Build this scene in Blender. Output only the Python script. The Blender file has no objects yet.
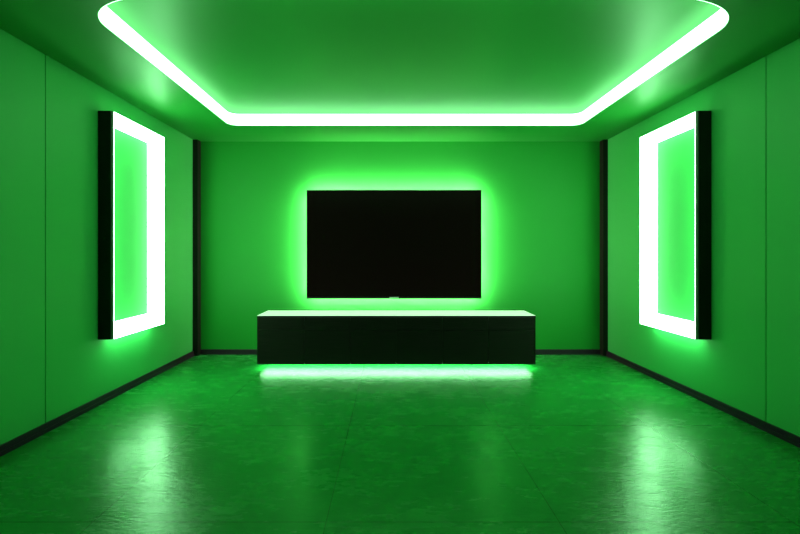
import bpy, bmesh, math
from mathutils import Vector

S = bpy.context.scene
C = S.collection

# ---------------------------------------------------------------- camera, world, exposure
F_PX = 433.0
CAM_H = 1.322
cam = bpy.data.objects.new('camera', bpy.data.cameras.new('camera'))
C.objects.link(cam)
cam.location = (0, 0, CAM_H)
cam.rotation_euler = (math.pi / 2, 0, 0)
cam.data.sensor_width = 36.0
cam.data.lens = F_PX / 800 * 36.0
cam.data.shift_x = 9 / 800
cam.data.shift_y = -13 / 800
cam.data.clip_start = 0.02
S.camera = cam

w = bpy.data.worlds.new('world')
S.world = w
w.use_nodes = True
w.node_tree.nodes['Background'].inputs[0].default_value = (0, 0, 0, 1)
w.node_tree.nodes['Background'].inputs[1].default_value = 0.0

S.view_settings.view_transform = 'Standard'
S.view_settings.look = 'None'
S.view_settings.gamma = 1
S.view_settings.use_curve_mapping = False
S.view_settings.exposure = 0.0

# brightness of the room's own lights
E_COVE = 5.5
E_FRAME = 17.5
E_FRAME_UNDER = 22.0
E_TV = 170.0
E_CONSOLE = 13.0
LIGHT = (0.34, 1.0, 0.42)      # the room's LED colour: a very bright pale green
LIGHT_TV = (0.95, 1.0, 0.62)

XL, XR = -2.566, 2.806
YB, YF = 5.70, -2.60
H = 2.803
TRAY = 0.14


# ---------------------------------------------------------------- materials
def mat(name, col, rough=0.5, spec=0.5, metal=0.0, coat=0.0):
    m = bpy.data.materials.new(name)
    m.use_nodes = True
    b = m.node_tree.nodes['Principled BSDF']
    b.inputs['Base Color'].default_value = (*col, 1)
    b.inputs['Roughness'].default_value = rough
    b.inputs['Specular IOR Level'].default_value = spec
    b.inputs['Metallic'].default_value = metal
    b.inputs['Coat Weight'].default_value = coat
    return m


def add_noise(m, scale, rough_lo, rough_hi, bump=0.0, stretch=(1, 1, 1), dist=0.002, detail=6):
    nt = m.node_tree
    N, L = nt.nodes, nt.links
    b = N['Principled BSDF']
    tc = N.new('ShaderNodeTexCoord')
    mp = N.new('ShaderNodeMapping')
    mp.inputs['Scale'].default_value = stretch
    n = N.new('ShaderNodeTexNoise')
    n.inputs['Scale'].default_value = scale
    n.inputs['Detail'].default_value = detail
    L.new(tc.outputs['Object'], mp.inputs['Vector'])
    L.new(mp.outputs['Vector'], n.inputs['Vector'])
    r = N.new('ShaderNodeMapRange')
    r.inputs['To Min'].default_value = rough_lo
    r.inputs['To Max'].default_value = rough_hi
    L.new(n.outputs['Fac'], r.inputs['Value'])
    L.new(r.outputs['Result'], b.inputs['Roughness'])
    if bump:
        bp = N.new('ShaderNodeBump')
        bp.inputs['Strength'].default_value = bump
        bp.inputs['Distance'].default_value = dist
        L.new(n.outputs['Fac'], bp.inputs['Height'])
        L.new(bp.outputs['Normal'], b.inputs['Normal'])
    return n


def emit(name, col, strength):
    m = bpy.data.materials.new(name)
    m.use_nodes = True
    nt = m.node_tree
    nt.nodes.clear()
    o = nt.nodes.new('ShaderNodeOutputMaterial')
    e = nt.nodes.new('ShaderNodeEmission')
    e.inputs['Color'].default_value = (*col, 1)
    e.inputs['Strength'].default_value = strength
    nt.links.new(e.outputs[0], o.inputs['Surface'])
    return m


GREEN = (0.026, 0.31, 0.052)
M_wall = mat('green_side_wall_lit', (0.070, 0.49, 0.15), 0.5, 0.8)  # same green as the back wall; light on the side walls put into colour
M_wall_back = mat('green_matt_wall_shaded', GREEN, 0.5, 0.25)  # darker copy of the wall green, with the shade put into its colour
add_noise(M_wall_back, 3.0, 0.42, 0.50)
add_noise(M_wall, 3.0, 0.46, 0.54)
M_ceil = mat('green_satin_ceiling', (0.022, 0.26, 0.046), 0.33, 0.5)  # same green again; dimness of the ceiling's middle put into a darker colour
add_noise(M_ceil, 2.0, 0.38, 0.44)
M_black = mat('black_lacquer', (0.014, 0.009, 0.011), 0.45, 0.2)
add_noise(M_black, 30, 0.34, 0.46)
M_trim = mat('charcoal_trim', (0.040, 0.009, 0.040), 0.35, 0.3)
add_noise(M_trim, 8, 0.3, 0.42, 0.05, (1, 1, 30))
M_rim = mat('dark_grey_metal', (0.13, 0.12, 0.13), 0.4, 0.5, 0.2)
M_panel = mat('bright_green_panel', (0.09, 0.60, 0.16), 0.55, 0.3)
M_plinth = mat('green_plinth_paint', GREEN, 0.5, 0.3)
M_white = mat('white_lacquer_top', (0.80, 0.86, 0.80), 0.3, 0.5)
M_screen = mat('black_glass_screen', (0.010, 0.003, 0.004), 0.2, 0.12)
M_bezel = mat('black_plastic', (0.006, 0.008, 0.007), 0.3, 0.4)
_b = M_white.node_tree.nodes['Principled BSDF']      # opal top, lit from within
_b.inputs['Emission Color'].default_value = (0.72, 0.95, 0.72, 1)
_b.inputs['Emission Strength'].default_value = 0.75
M_silver = mat('silver_badge', (0.90, 0.92, 0.90), 0.3, 0.5)
M_cove = emit('cove_diffuser', LIGHT, E_COVE)
M_frame_light = emit('frame_diffuser', LIGHT, E_FRAME)
M_frame_under = emit('frame_edge_light', LIGHT, E_FRAME_UNDER)
M_tvled = emit('tv_backlight', LIGHT_TV, E_TV)
M_conled = emit('console_underlight', LIGHT, E_CONSOLE)

# black stained wood of the console fronts, faint horizontal grain
M_wood = mat('black_stained_wood', (0.012, 0.009, 0.009), 0.45, 0.2)
n = add_noise(M_wood, 6, 0.36, 0.55, 0.25, (0.6, 1, 26), 0.0015)
nt = M_wood.node_tree
cr = nt.nodes.new('ShaderNodeValToRGB')
cr.color_ramp.elements[0].color = (0.012, 0.006, 0.008, 1)
cr.color_ramp.elements[0].position = 0.35
cr.color_ramp.elements[1].color = (0.024, 0.012, 0.016, 1)
cr.color_ramp.elements[1].position = 0.7
nt.links.new(n.outputs['Fac'], cr.inputs['Fac'])
nt.links.new(cr.outputs['Color'], nt.nodes['Principled BSDF'].inputs['Base Color'])


def floor_material():
    m = mat('green_polished_concrete', (0.02, 0.3, 0.04), 0.3, 0.42)
    nt = m.node_tree
    N, L = nt.nodes, nt.links
    b = N['Principled BSDF']
    geo = N.new('ShaderNodeNewGeometry')

    def noise(scale, stretch, detail=8, rot=0.0, rough=0.55, distort=0.0):
        mp = N.new('ShaderNodeMapping')
        mp.inputs['Scale'].default_value = stretch
        mp.inputs['Rotation'].default_value = (0, 0, rot)
        t = N.new('ShaderNodeTexNoise')
        t.inputs['Scale'].default_value = scale
        t.inputs['Detail'].default_value = detail
        t.inputs['Roughness'].default_value = rough
        t.inputs['Distortion'].default_value = distort
        L.new(geo.outputs['Position'], mp.inputs['Vector'])
        L.new(mp.outputs['Vector'], t.inputs['Vector'])
        return t
    big = noise(2.0, (1, 2.2, 1), 8, 0.5, 0.6, 0.25)
    streak = noise(7, (1, 3.2, 1), 8, 0.55, 0.6, 0.15)
    fine = noise(22, (1, 2.6, 1), 4, 0.6, 0.5)
    ramp = N.new('ShaderNodeValToRGB')
    ramp.color_ramp.elements[0].position = 0.3
    ramp.color_ramp.elements[0].color = (0.018, 0.25, 0.052, 1)
    ramp.color_ramp.elements[1].position = 0.72
    ramp.color_ramp.elements[1].color = (0.026, 0.33, 0.070, 1)
    mix = N.new('ShaderNodeMath'); mix.operation = 'ADD'
    h1 = N.new('ShaderNodeMath'); h1.operation = 'MULTIPLY'; h1.inputs[1].default_value = 0.55
    h2 = N.new('ShaderNodeMath'); h2.operation = 'MULTIPLY'; h2.inputs[1].default_value = 0.45
    L.new(big.outputs['Fac'], h1.inputs[0]); L.new(streak.outputs['Fac'], h2.inputs[0])
    L.new(h1.outputs[0], mix.inputs[0]); L.new(h2.outputs[0], mix.inputs[1])
    L.new(mix.outputs[0], ramp.inputs['Fac'])
    # slab joints: lines every 1.15 m across and every 1.2 m in depth
    sep = N.new('ShaderNodeSeparateXYZ')
    L.new(geo.outputs['Position'], sep.inputs[0])

    def joint(out, offs, period, half):
        a = N.new('ShaderNodeMath'); a.operation = 'SUBTRACT'; a.inputs[1].default_value = offs
        p = N.new('ShaderNodeMath'); p.operation = 'PINGPONG'; p.inputs[1].default_value = period / 2
        c = N.new('ShaderNodeMath'); c.operation = 'LESS_THAN'; c.inputs[1].default_value = half
        L.new(out, a.inputs[0]); L.new(a.outputs[0], p.inputs[0]); L.new(p.outputs[0], c.inputs[0])
        return c.outputs[0]
    jx = joint(sep.outputs['X'], -0.32, 1.15, 0.0022)
    jy = joint(sep.outputs['Y'], 2.136, 1.2, 0.0030)
    jm = N.new('ShaderNodeMath'); jm.operation = 'MAXIMUM'
    L.new(jx, jm.inputs[0]); L.new(jy, jm.inputs[1])
    cm = N.new('ShaderNodeMix'); cm.data_type = 'RGBA'
    L.new(jm.outputs[0], cm.inputs['Factor'])
    L.new(ramp.outputs['Color'], cm.inputs[6])
    cm.inputs[7].default_value = (0.006, 0.11, 0.014, 1)
    L.new(cm.outputs[2], b.inputs['Base Color'])
    r = N.new('ShaderNodeMapRange')
    r.inputs['From Min'].default_value = 0.3
    r.inputs['From Max'].default_value = 0.7
    r.inputs['To Min'].default_value = 0.19
    r.inputs['To Max'].default_value = 0.33
    L.new(mix.outputs[0], r.inputs['Value'])
    L.new(r.outputs['Result'], b.inputs['Roughness'])
    hb = N.new('ShaderNodeMath'); hb.operation = 'MULTIPLY_ADD'; hb.inputs[1].default_value = 0.30
    h3 = N.new('ShaderNodeMath'); h3.operation = 'MULTIPLY'; h3.inputs[1].default_value = 0.6
    L.new(mix.outputs[0], h3.inputs[0])
    L.new(fine.outputs['Fac'], hb.inputs[0]); L.new(h3.outputs[0], hb.inputs[2])
    bp = N.new('ShaderNodeBump')
    bp.inputs['Strength'].default_value = 0.35
    bp.inputs['Distance'].default_value = 0.012
    L.new(hb.outputs[0], bp.inputs['Height'])
    L.new(bp.outputs['Normal'], b.inputs['Normal'])
    return m


M_floor = floor_material()


# ---------------------------------------------------------------- mesh helpers
def box(bm, x0, x1, y0, y1, z0, z1):
    v = [bm.verts.new((x, y, z)) for x in (x0, x1) for y in (y0, y1) for z in (z0, z1)]
    for f in ((0, 1, 3, 2), (4, 6, 7, 5), (0, 4, 5, 1), (2, 3, 7, 6), (0, 2, 6, 4), (1, 5, 7, 3)):
        bm.faces.new([v[i] for i in f])


def obj(name, bm, m, parent=None, bevel=0.0, seg=2, smooth=False, kind=None):
    bmesh.ops.recalc_face_normals(bm, faces=bm.faces[:])
    me = bpy.data.meshes.new(name)
    bm.to_mesh(me)
    bm.free()
    me.materials.append(m)
    o = bpy.data.objects.new(name, me)
    C.objects.link(o)
    if parent:
        o.parent = parent
    if bevel:
        md = o.modifiers.new('bevel', 'BEVEL')
        md.width = bevel
        md.segments = seg
        md.limit_method = 'ANGLE'
    if smooth:
        for p in me.polygons:
            p.use_smooth = True
    if kind:
        o['kind'] = kind
    return o


def boxes(name, lst, m, parent=None, bevel=0.0, kind=None):
    bm = bmesh.new()
    for b in lst:
        box(bm, *b)
    return obj(name, bm, m, parent, bevel, kind=kind)


def thing(name, label, cat, loc, group=None):
    o = bpy.data.objects.new(name, None)
    C.objects.link(o)
    o.location = loc
    o.empty_display_size = 0.1
    o['label'] = label
    o['category'] = cat
    if group:
        o['group'] = group
    return o


# ---------------------------------------------------------------- room shell
T = 0.12
boxes('floor', [(XL - T, XR + T, YF - T, YB + T, -0.1, 0)], M_floor, kind='structure')
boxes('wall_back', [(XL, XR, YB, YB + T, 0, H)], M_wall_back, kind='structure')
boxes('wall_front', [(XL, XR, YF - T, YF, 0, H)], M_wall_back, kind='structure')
SEAM, G = 3.215, 0.004


def side_wall(name, xin, s, SEAM):
    lst = []
    cuts = [YF - T, SEAM - 4.88, SEAM - 2.44, SEAM, YB + T]
    for a, b in zip(cuts[:-1], cuts[1:]):
        a2 = a + (G if a > YF else 0)
        b2 = b - (G if b < YB else 0)
        xs = sorted((xin, xin + s * 0.02))
        lst.append((xs[0], xs[1], a2, b2, 0, H))
    xs = sorted((xin + s * 0.02, xin + s * T))
    lst.append((xs[0], xs[1], YF - T, YB + T, 0, H))
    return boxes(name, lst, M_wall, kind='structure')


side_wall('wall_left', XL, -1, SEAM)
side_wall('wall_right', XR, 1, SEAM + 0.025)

# tray ceiling: lower soffit with a rounded opening, recessed field above
TX0, TX1, TY0, TY1 = -1.865, 2.185, 2.49, 5.005


def rounded(x0, x1, y0, y1, inset=0.0, n=16):
    """Rounded outline of the recess: tight far corners, wide near corners."""
    x0, x1, y0, y1 = x0 + inset, x1 - inset, y0 + inset, y1 - inset
    far = 0.11 - inset
    pts = []
    for cx, cy, a0, rx, ry in ((x1 - 0.65 + inset, y0 + 0.40 - inset, -90, 0.65 - inset, 0.40 - inset),
                               (x1 - far, y1 - far, 0, far, far),
                               (x0 + far, y1 - far, 90, far, far),
                               (x0 + 0.50 - inset, y0 + 0.34 - inset, 180, 0.50 - inset, 0.34 - inset)):
        for k in range(n + 1):
            a = math.radians(a0 + 90 * k / n)
            pts.append((cx + rx * math.cos(a), cy + ry * math.sin(a)))
    return pts


hole = rounded(TX0, TX1, TY0, TY1)
bm = bmesh.new()
E = 0.12
out = [bm.verts.new((x, y, H)) for x, y in ((XL - E, YF - E), (XR + E, YF - E), (XR + E, YB + E), (XL - E, YB + E))]
inn = [bm.verts.new((x, y, H)) for x, y in hole]
ed = [bm.edges.new((out[i], out[(i + 1) % 4])) for i in range(4)]
ed += [bm.edges.new((inn[i], inn[(i + 1) % len(inn)])) for i in range(len(inn))]
bmesh.ops.triangle_fill(bm, edges=ed, use_beauty=True)
up = [bm.verts.new((x, y, H + TRAY)) for x, y in hole]
for i in range(len(inn)):
    j = (i + 1) % len(inn)
    bm.faces.new((inn[i], inn[j], up[j], up[i]))
bm.faces.new(up)
top = [bm.verts.new((v.co.x, v.co.y, H + TRAY + 0.1)) for v in out]
for i in range(4):
    j = (i + 1) % 4
    bm.faces.new((out[i], out[j], top[j], top[i]))
bm.faces.new(top)
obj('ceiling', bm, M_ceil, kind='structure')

# black baseboards and corner posts
BH, BT = 0.068, 0.018
boxes('baseboard_back', [(XL + 0.064, XR - 0.060, YB - BT, YB, 0, BH)], M_trim, bevel=0.003, kind='structure')
for nm, x, s in (('baseboard_left', XL, 1), ('baseboard_right', XR, -1)):
    xs = sorted((x, x + s * BT))
    xs2 = sorted((x, x + s * (BT + 0.006)))
    boxes(nm, [(xs[0], xs[1], YF, YB - 0.1, 0, BH), (xs2[0], xs2[1], YF, YB - 0.1, 0, BH * 0.45)],
          M_trim, bevel=0.002, kind='structure')
boxes('trim_1', [(XL, XL + 0.064, YB - 0.1, YB, 0, H)], M_black, bevel=0.002, kind='structure')
boxes('trim_2', [(XR - 0.060, XR, YB - 0.1, YB, 0, H)], M_black, bevel=0.002, kind='structure')

# ---------------------------------------------------------------- cove light around the tray
bm = bmesh.new()
z0, z1 = H + 0.004, H + TRAY - 0.004
a = rounded(TX0, TX1, TY0, TY1, 0.001)
b = rounded(TX0, TX1, TY0, TY1, 0.009)
rings = []
for pts, z in ((a, z0), (b, z0), (b, z1), (a, z1)):
    rings.append([bm.verts.new((x, y, z)) for x, y in pts])
for k in range(4):
    r0, r1 = rings[k], rings[(k + 1) % 4]
    for i in range(len(a)):
        j = (i + 1) % len(a)
        bm.faces.new((r0[i], r0[j], r1[j], r1[i]))
cove = obj('cove_light', bm, M_cove, smooth=False)
cove['label'] = 'white glowing light band running round the rounded recess in the ceiling'
cove['category'] = 'ceiling light'

# ---------------------------------------------------------------- wall light frames
FY0, FY1, FZ0, FZ1, FP = 3.790, 4.668, 0.572, 2.577, 0.122


def light_frame(s, xw, label):
    """s = +1 projects towards +x (left wall)."""
    yc = (FY0 + FY1) / 2
    t = thing('light_frame', label, 'wall light', (xw, yc, FZ0), 'lit box frames on the side walls')
    hy, hz = (FY1 - FY0) / 2, FZ1 - FZ0
    th, tb = 0.030, 0.008

    def bx(name, w0, w1, y0, y1, z0_, z1_, m, bev=0.0015):
        xs = sorted((s * w0, s * w1))
        return boxes(name, [(xs[0], xs[1], y0, y1, z0_, z1_)], m, t, bev)
    # housing
    sp = bx('side_panel', 0.0, FP - 0.012, -hy, -hy + th, 0, hz, M_black)
    rim = bx('edge_strip', FP - 0.012, FP, -hy, -hy + th, 0, hz, M_rim)
    rim.parent = sp
    rim['label'] = 'dark grey front edge'
    bx('side_panel', 0.0, FP - 0.012, hy - tb, hy, 0, hz, M_black)
    bx('top_panel', 0.0, FP - 0.012, -hy + th, hy - tb, hz - tb, hz, M_black)
    bx('bottom_panel', 0.0, FP - 0.012, -hy + th, hy - tb, 0, tb, M_black)
    # splayed luminous reveal: front lip, splay, back return
    iy, izt, izb = 0.125, 0.088, 0.125
    b_ = bmesh.new()

    def ring(w_, y0, y1, z0_, z1_):
        return [b_.verts.new((s * w_, y, z)) for y, z in ((y0, z0_), (y1, z0_), (y1, z1_), (y0, z1_))]
    y0o, y1o = -hy + th, hy
    lip = 0.003
    r = [ring(FP - 0.0115, y0o, y1o, 0, hz),
         ring(FP, y0o, y1o, 0, hz),
         ring(FP, y0o + lip, y1o - lip, lip, hz - lip),
         ring(0.016, -hy + iy, hy - iy, izb, hz - izt),
         ring(0.010, -hy + iy, hy - iy, izb, hz - izt)]
    for k in range(len(r)):
        p, q = r[k], r[(k + 1) % len(r)]
        for i in range(4):
            j = (i + 1) % 4
            b_.faces.new((p[i], p[j], q[j], q[i]))
    d = obj('diffuser', b_, M_frame_light, t)
    d['label'] = 'white glowing splayed inner surround'
    p = bx('back_panel', 0.001, 0.009, -hy + iy - 0.01, hy - iy + 0.01, izb - 0.01, hz - izt + 0.01, M_panel, 0)
    p['label'] = 'bright green recessed centre panel'
    # edge light tucked under the housing, washing the wall below
    u = bx('edge_light', 0.05, 0.09, -hy + 0.12, hy - 0.06, -0.008, 0.0, M_frame_under, 0)
    u['label'] = 'thin white light strip under the frame'
    return t


light_frame(1, XL, 'tall black box frame glowing white inside on the left wall')
light_frame(-1, XR, 'tall black box frame glowing white inside on the right wall')

# ---------------------------------------------------------------- television
TVY = YB - 0.10
tx, tw = 0.039, 2.250
tz0, tz1 = 0.748, 2.146
t = thing('television', 'large black flat screen television on the back wall with a green halo', 'television',
          (tx, YB, tz0))
hw, hh = tw / 2, tz1 - tz0
boxes('housing', [(-hw, hw, -0.138, -0.110, 0, hh)], M_bezel, t, 0.003)
bz = 0.009
bm = bmesh.new()
for bx_ in ((-hw, hw, -0.141, -0.137, 0, 0.022), (-hw, hw, -0.141, -0.137, hh - bz, hh),
            (-hw, -hw + bz, -0.141, -0.137, 0.022, hh - bz), (hw - bz, hw, -0.141, -0.137, 0.022, hh - bz)):
    box(bm, *bx_)
obj('bezel', bm, M_bezel, t)
scr = boxes('screen', [(-hw + bz, hw - bz, -0.1395, -0.1375, 0.022, hh - bz)], M_screen, t)
bg = boxes('badge', [(-0.06, 0.06, -0.1435, -0.140, 0.010, 0.021)], M_silver, t, 0.001)
bg['label'] = 'small pale maker badge'
boxes('wall_mount', [(-0.35, 0.35, -0.110, 0.0, hh / 2 - 0.25, hh / 2 - 0.17),
                     (-0.35, 0.35, -0.110, 0.0, hh / 2 + 0.17, hh / 2 + 0.25)], M_black, t, 0.002)
bm = bmesh.new()
i0, i1, ya, yb_ = 0.022, 0.034, -0.110, -0.092
box(bm, -hw + i0, hw - i0, ya, yb_, i0, i1)
box(bm, -hw + i0, hw - i0, ya, yb_, hh - i1, hh - i0)
box(bm, -hw + i0, -hw + i1, ya, yb_, i1, hh - i1)
box(bm, hw - i1, hw - i0, ya, yb_, i1, hh - i1)
l = obj('backlight', bm, M_tvled, t)
l['label'] = 'white light strip round the back edge'

# ---------------------------------------------------------------- media console
D0, D1 = 0.860 * YB, 0.936 * YB
cx, cw = 0.0605, 3.155
zb, zt = 0.071, 0.626
t = thing('media_console', 'long low black media console with a glowing white top below the television', 'media console',
          (cx, D0, 0))
hw = cw / 2
dp = D1 - D0
boxes('body', [(-hw, hw, 0.018, dp, zb + 0.012, zt - 0.016),
               (-hw, -hw + 0.012, 0.0, 0.018, zb, zt - 0.016), (hw - 0.012, hw, 0.0, 0.018, zb, zt - 0.016),
               (-hw + 0.012, hw - 0.012, 0.0, 0.018, zb, zb + 0.012)], M_wood, t, 0.0015)
tp = boxes('top', [(-hw, hw, -0.002, dp, zt - 0.016, zt)], M_white, t, 0.003)
tp['label'] = 'glowing opal white top'
e = boxes('edge_band', [(-hw, hw, -0.004, -0.002, zt - 0.017, zt - 0.003)], M_bezel, tp)
e['label'] = 'dark front edge of the top'
NC = 6
inner0, inner1 = -hw + 0.014, hw - 0.014
cwid = (inner1 - inner0) / NC
split = zt - 0.165
for k in range(NC):
    a, b2 = inner0 + k * cwid + 0.0015, inner0 + (k + 1) * cwid - 0.0015
    boxes('drawer', [(a, b2, 0.0, 0.018, split + 0.0015, zt - 0.019)], M_wood, t, 0.001)
    boxes('door', [(a, b2, 0.0, 0.018, zb + 0.014, split - 0.0015)], M_wood, t, 0.001)
pl = boxes('plinth', [(-hw + 0.12, hw - 0.12, dp - 0.04, dp - 0.005, 0, zb + 0.012)], M_plinth, t)
pl['label'] = 'recessed green base at the back'
u = boxes('underlight', [(-hw + 0.02, hw - 0.02, 0.019, 0.310, zb + 0.004, zb + 0.0115)], M_conled, t)
u['label'] = 'white light strip under the front edge'
